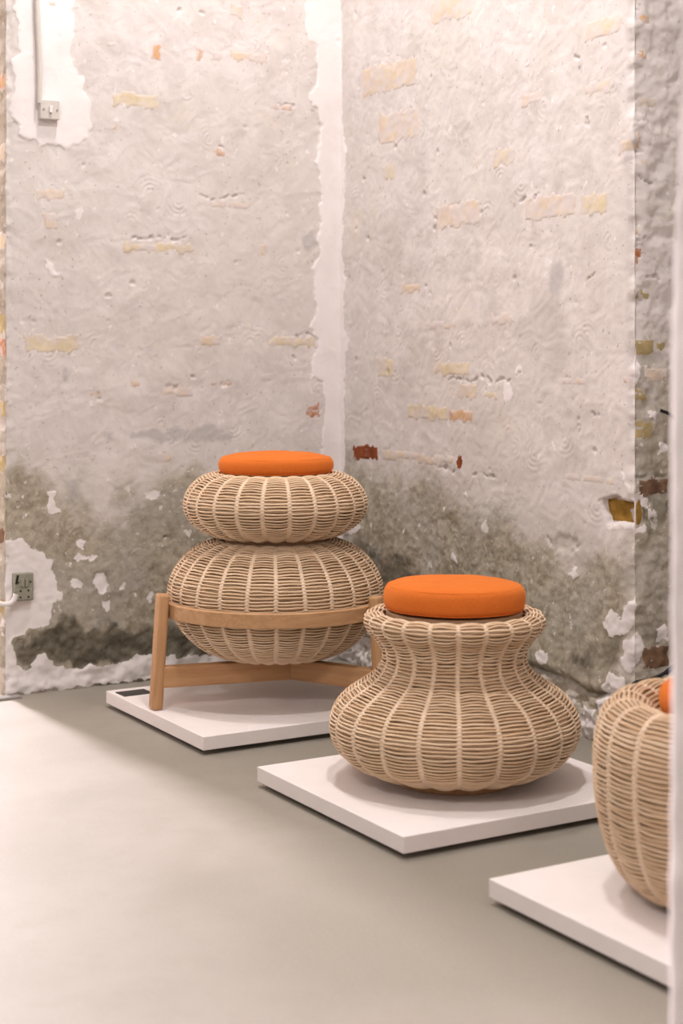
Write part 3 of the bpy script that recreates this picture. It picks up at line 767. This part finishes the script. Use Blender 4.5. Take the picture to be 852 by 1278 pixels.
# ---- waisted pouf
C2 = (1.970, 2.864)
pouf = thing('rattan_pouf', 'waisted hourglass rattan pouf with wide lower bulge and orange seat', 'pouf', (C2[0], C2[1], PTOP))
prof2 = [(0.115, 0.015), (0.160, 0.019), (0.209, 0.036), (0.246, 0.062), (0.264, 0.095), (0.2675, 0.125), (0.257, 0.155), (0.236, 0.180), (0.205, 0.202), (0.176, 0.222), (0.159, 0.244), (0.1535, 0.265), (0.158, 0.286), (0.172, 0.308), (0.187, 0.325), (0.1935, 0.340), (0.189, 0.353), (0.175, 0.359), (0.160, 0.357), (0.150, 0.350)]
basket(pouf, prof2, 20, 21, rot=math.radians(4))
disc('base_disc', 0.14, 0.0, 0.016, M['dark_wood'], pouf)
disc('seat_panel', 0.147, 0.340, 0.364, M['seat_panel'], pouf)
cushion((C2[0], C2[1], PTOP + 0.3675), 'round orange wool cushion on the waisted hourglass pouf', 2, (math.radians(-0.4), math.radians(0.8)), h=0.053)

# ---- barrel pouf behind the near wall
C3 = (1.970, 1.985)
pouf = thing('rattan_pouf', 'tall barrel-shaped rattan pouf with sunken orange seat, half hidden by the white wall end', 'pouf', (C3[0], C3[1], PTOP))
prof3 = [(0.125, 0.004), (0.165, 0.010), (0.200, 0.026), (0.226, 0.056), (0.245, 0.100), (0.2555, 0.155), (0.2585, 0.205), (0.2575, 0.250), (0.253, 0.278), (0.244, 0.306), (0.228, 0.324), (0.206, 0.332), (0.184, 0.327), (0.168, 0.315), (0.158, 0.298), (0.154, 0.285)]
basket(pouf, prof3, 20, 33, rot=math.radians(1))
disc('base_disc', 0.14, 0.0, 0.016, M['dark_wood'], pouf)
disc('seat_panel', 0.152, 0.285, 0.309, M['seat_panel'], pouf)
cushion((C3[0], C3[1], PTOP + 0.3095), 'round orange wool cushion sunk in the top of the barrel-shaped pouf', 5, r=0.150)

# ---- two-tier stool in a three-legged wooden frame
C1 = (2.020, 3.776)
st = thing('rattan_stool', 'two-tier rattan stool of stacked baskets in a wooden three-legged frame', 'stool', (C1[0], C1[1], PTOP))
prof1 = [(0.10, 0.114), (0.14, 0.117), (0.19, 0.136), (0.232, 0.168), (0.262, 0.208), (0.279, 0.250), (0.2845, 0.285), (0.279, 0.320), (0.262, 0.352), (0.234, 0.384), (0.200, 0.406), (0.165, 0.418), (0.14, 0.420)]
prof1b = [(0.12, 0.432), (0.155, 0.434), (0.195, 0.449), (0.226, 0.474), (0.2415, 0.502), (0.2435, 0.524), (0.234, 0.552), (0.211, 0.578), (0.185, 0.592), (0.160, 0.598), (0.14, 0.594)]
basket(st, prof1, 24, 51, spacing=0.0086, names=('lower_basket', 'rib'), rot=math.radians(2))
basket(st, prof1b, 22, 62, spacing=0.0086, names=('upper_basket', 'rib'), rot=math.radians(5))
disc('neck_disc', 0.135, 0.412, 0.440, M['dark_wood'], st)
disc('base_disc', 0.115, 0.108, 0.122, M['dark_wood'], st)
disc('seat_panel', 0.14, 0.575, 0.6, M['seat_panel'], st)
cushion((C1[0], C1[1], PTOP + 0.6015), 'round orange wool cushion on top of the two-tier stool', 9, h=0.042)
# frame, in directions relative to the camera's bearing: local axes a (to the right), b (away)
AX = Vector((CT, -ST, 0)); AY = Vector((ST, CT, 0))
def L(a, b, z): return AX * a + AY * b + Vector((0, 0, z))
def beam(name, p0, p1, w, h, mat, parent, bev=0.004, up=Vector((0, 0, 1))):
    """bar from p0 to p1 with cross-section w (sideways) x h (up)"""
    d = p1 - p0; ln = d.length; x = d.normalized(); y = up.cross(x).normalized(); z = x.cross(y)
    me = bm_mesh(name, box_bm((0, -w / 2, -h / 2), (ln, w / 2, h / 2), bev, 3), False)
    o = link(name, me, mat, parent)
    o.matrix_local = Matrix.Translation(p0) @ Matrix((x, y, z)).transposed().to_4x4()
    return o
HR0, HR1, HZ, HH = 0.2885, 0.303, 0.252, 0.038
pr = [(HR0, HZ - HH / 2), (HR1 - 0.002, HZ - HH / 2), (HR1, HZ - HH / 2 + 0.002), (HR1, HZ + HH / 2 - 0.002), (HR1 - 0.002, HZ + HH / 2), (HR0, HZ + HH / 2), (HR0, HZ - HH / 2)]
link('hoop', revolve('hoop', pr, 96, False), M['oak_ring'], st)
hub = (0.045, -0.030)
for ang in (206, 326, 86):
    ca, sa = math.cos(math.radians(ang)), math.sin(math.radians(ang))
    rb, rt = 0.337, 0.318
    rd = L(ca, sa, 0)
    p0 = L(ca * rb, sa * rb, 0.001); p1 = L(ca * rt, sa * rt, 0.297)
    d = p1 - p0
    x = d.normalized(); y = (AX * -sa + AY * ca); z = x.cross(y)
    me = bm_mesh('leg', box_bm((0, -0.019, -0.0145), (d.length, 0.019, 0.0145), 0.008, 4), True)
    o = link('leg', me, M['oak_h'], st)
    o.matrix_local = Matrix.Translation(p0) @ Matrix((x, y, z)).transposed().to_4x4()
    e = L(ca * (rb - 0.012), sa * (rb - 0.012), 0.083)
    hb = L(hub[0], hub[1], 0.083) if ang != 206 else L(hub[0] + 0.012, hub[1] + 0.004, 0.083)
    beam('stretcher', e, hb, 0.034, 0.054, M['oak_h'], st)

# ------------------------------------------------------------------ small things on the walls and the plinth
o = link('label_card', bm_mesh('label_card', box_bm((-0.042, -0.030, 0), (0.042, 0.030, 0.002), 0.0005, 1)), M['card'], None, (1.715, 4.015, PTOP), (0, 0, math.radians(1)))
tag(o, 'small dark grey label card lying on the plinth of the two-tier stool', 'card')

def face_thing(name, label, cat, px, py, group=None):
    X, z = on_back(px, py)
    d = float(f_back(np.array([[BK0 + X - XD]]), np.array([[z]]))['disp'][0, 0])
    return thing(name, label, cat, (X, YB - d + 0.004, z), 0, group)
# light switch (plate faces -Y)
sw = face_thing('light_switch', 'square pale grey light switch below the conduit on white paint', 'switch', 59.5, 138)
link('plate', bm_mesh('plate', box_bm((-0.029, -0.026, -0.028), (0.029, 0.0, 0.028), 0.003, 2)), M['switch'], sw)
link('rocker', bm_mesh('rocker', box_bm((-0.0045, -0.033, -0.010), (0.0045, -0.025, 0.010), 0.002, 2)), M['white_plastic'], sw)
for sx in (-0.02, 0.02):
    b = bmesh.new(); bmesh.ops.create_cone(b, cap_ends=True, segments=10, radius1=0.0028, radius2=0.0028, depth=0.003)
    link('screw', bm_mesh('screw', b), M['metal'], sw, (sx, -0.0265, 0.0), (math.pi / 2, 0, 0))
Xc, zc = on_back(47, 128)
xs, _ = on_back(43, 0)
pts = [(xs, YB - 0.013, 2.6), (xs, YB - 0.013, 2.2), (xs + 0.003, YB - 0.014, 1.95), (Xc, YB - 0.015, zc + 0.12), (Xc, YB - 0.015, zc - 0.004)]
o = link('cable_conduit', tube_path('cable_conduit', crspline(pts, 6), 0.0075, 10), M['switch'])
tag(o, 'thin grey surface conduit running up the wall from the light switch', 'conduit')
# double socket
so = face_thing('wall_socket', 'grey double wall socket on white patch low on the back wall', 'socket', 27, 731.5)
link('plate', bm_mesh('plate', box_bm((-0.028, -0.024, -0.039), (0.028, 0.0, 0.039), 0.003, 2)), M['socket'], so)
link('outlet_panel', bm_mesh('outlet_panel', box_bm((-0.024, -0.0265, -0.036), (0.024, -0.023, -0.003), 0.002, 2)), M['socket'], so)
for sx in (-0.006, 0.006):
    link('toggle', bm_mesh('toggle', box_bm((sx - 0.0048, -0.031, 0.002), (sx + 0.0048, -0.023, 0.024), 0.0015, 2)), M['socket'], so)
for sx, sz in ((-0.0115, -0.010), (0.0115, -0.010), (-0.0115, -0.028), (0.0115, -0.028)):
    b = bmesh.new(); bmesh.ops.create_cone(b, cap_ends=True, segments=10, radius1=0.003, radius2=0.003, depth=0.002)
    link('pin_hole', bm_mesh('pin_hole', b), M['black'], so, (sx, -0.0262, sz), (math.pi / 2, 0, 0))
for sx in (-0.018, 0.018):
    b = bmesh.new(); bmesh.ops.create_cone(b, cap_ends=True, segments=10, radius1=0.0025, radius2=0.0025, depth=0.003)
    link('screw', bm_mesh('screw', b), M['black'], so, (sx, -0.0245, 0.014), (math.pi / 2, 0, 0))
link('tape_mark', bm_mesh('tape_mark', box_bm((-0.003, -0.0252, -0.013), (0.003, -0.0235, 0.013), 0.0004, 1)), M['black'], so, (-0.021, 0, 0.022), (0, math.radians(12), 0))
pts = []
for px, py in ((-22, 742), (-6, 750), (3, 753), (10, 752), (15, 747), (17, 740)):
    X, z = on_back(px, py); pts.append((X, YB - 0.020, z))
pts[0] = (XD - 0.03, YB + 0.12, pts[0][2]); pts[1] = (XD - 0.026, YB + 0.0, pts[1][2] - 0.002)
o = link('white_cable', tube_path('white_cable', crspline(pts, 8), 0.0075, 10), M['white_plastic'])
tag(o, 'thick white cable bending round the doorway edge into the grey socket', 'cable')
# metal strip on the floor in the doorway
o = link('threshold_strip', bm_mesh('threshold_strip', box_bm((0.45, YB - 0.045, 0), (XD + 0.035, YB - 0.008, 0.006), 0.002, 2)), M['metal'])
tag(o, 'flat metal threshold strip on the floor in the doorway', 'threshold')
# black cable hanging in front of the niche
pts = []
for px, py, off in ((822, 512, 0.006), (831, 519, 0.02), (838, 540, 0.03), (842, 640, 0.03), (843, 760, 0.03), (838, 812, 0.03), (831, 828, 0.03), (820, 835, 0.035), (804, 842, 0.04), (784, 845, 0.05), (774, 848, 0.05), (766, 858, 0.05), (762, 872, 0.045)):
    X, z = on_niche(px, py); pts.append((X, YN - off, z))
o = link('black_cable', tube_path('black_cable', crspline(pts, 8), 0.0042, 8), M['black'])
tag(o, 'thin black cable hanging against the brick niche beside the barrel-shaped pouf', 'cable')
X, z = on_niche(824, 833)
link('tape_band', tube_path('tape_band', [(X - 0.012, YN - 0.0335, z - 0.006), (X, YN - 0.033, z), (X + 0.012, YN - 0.0325, z + 0.007)], 0.0062, 8), M['blue'], o)
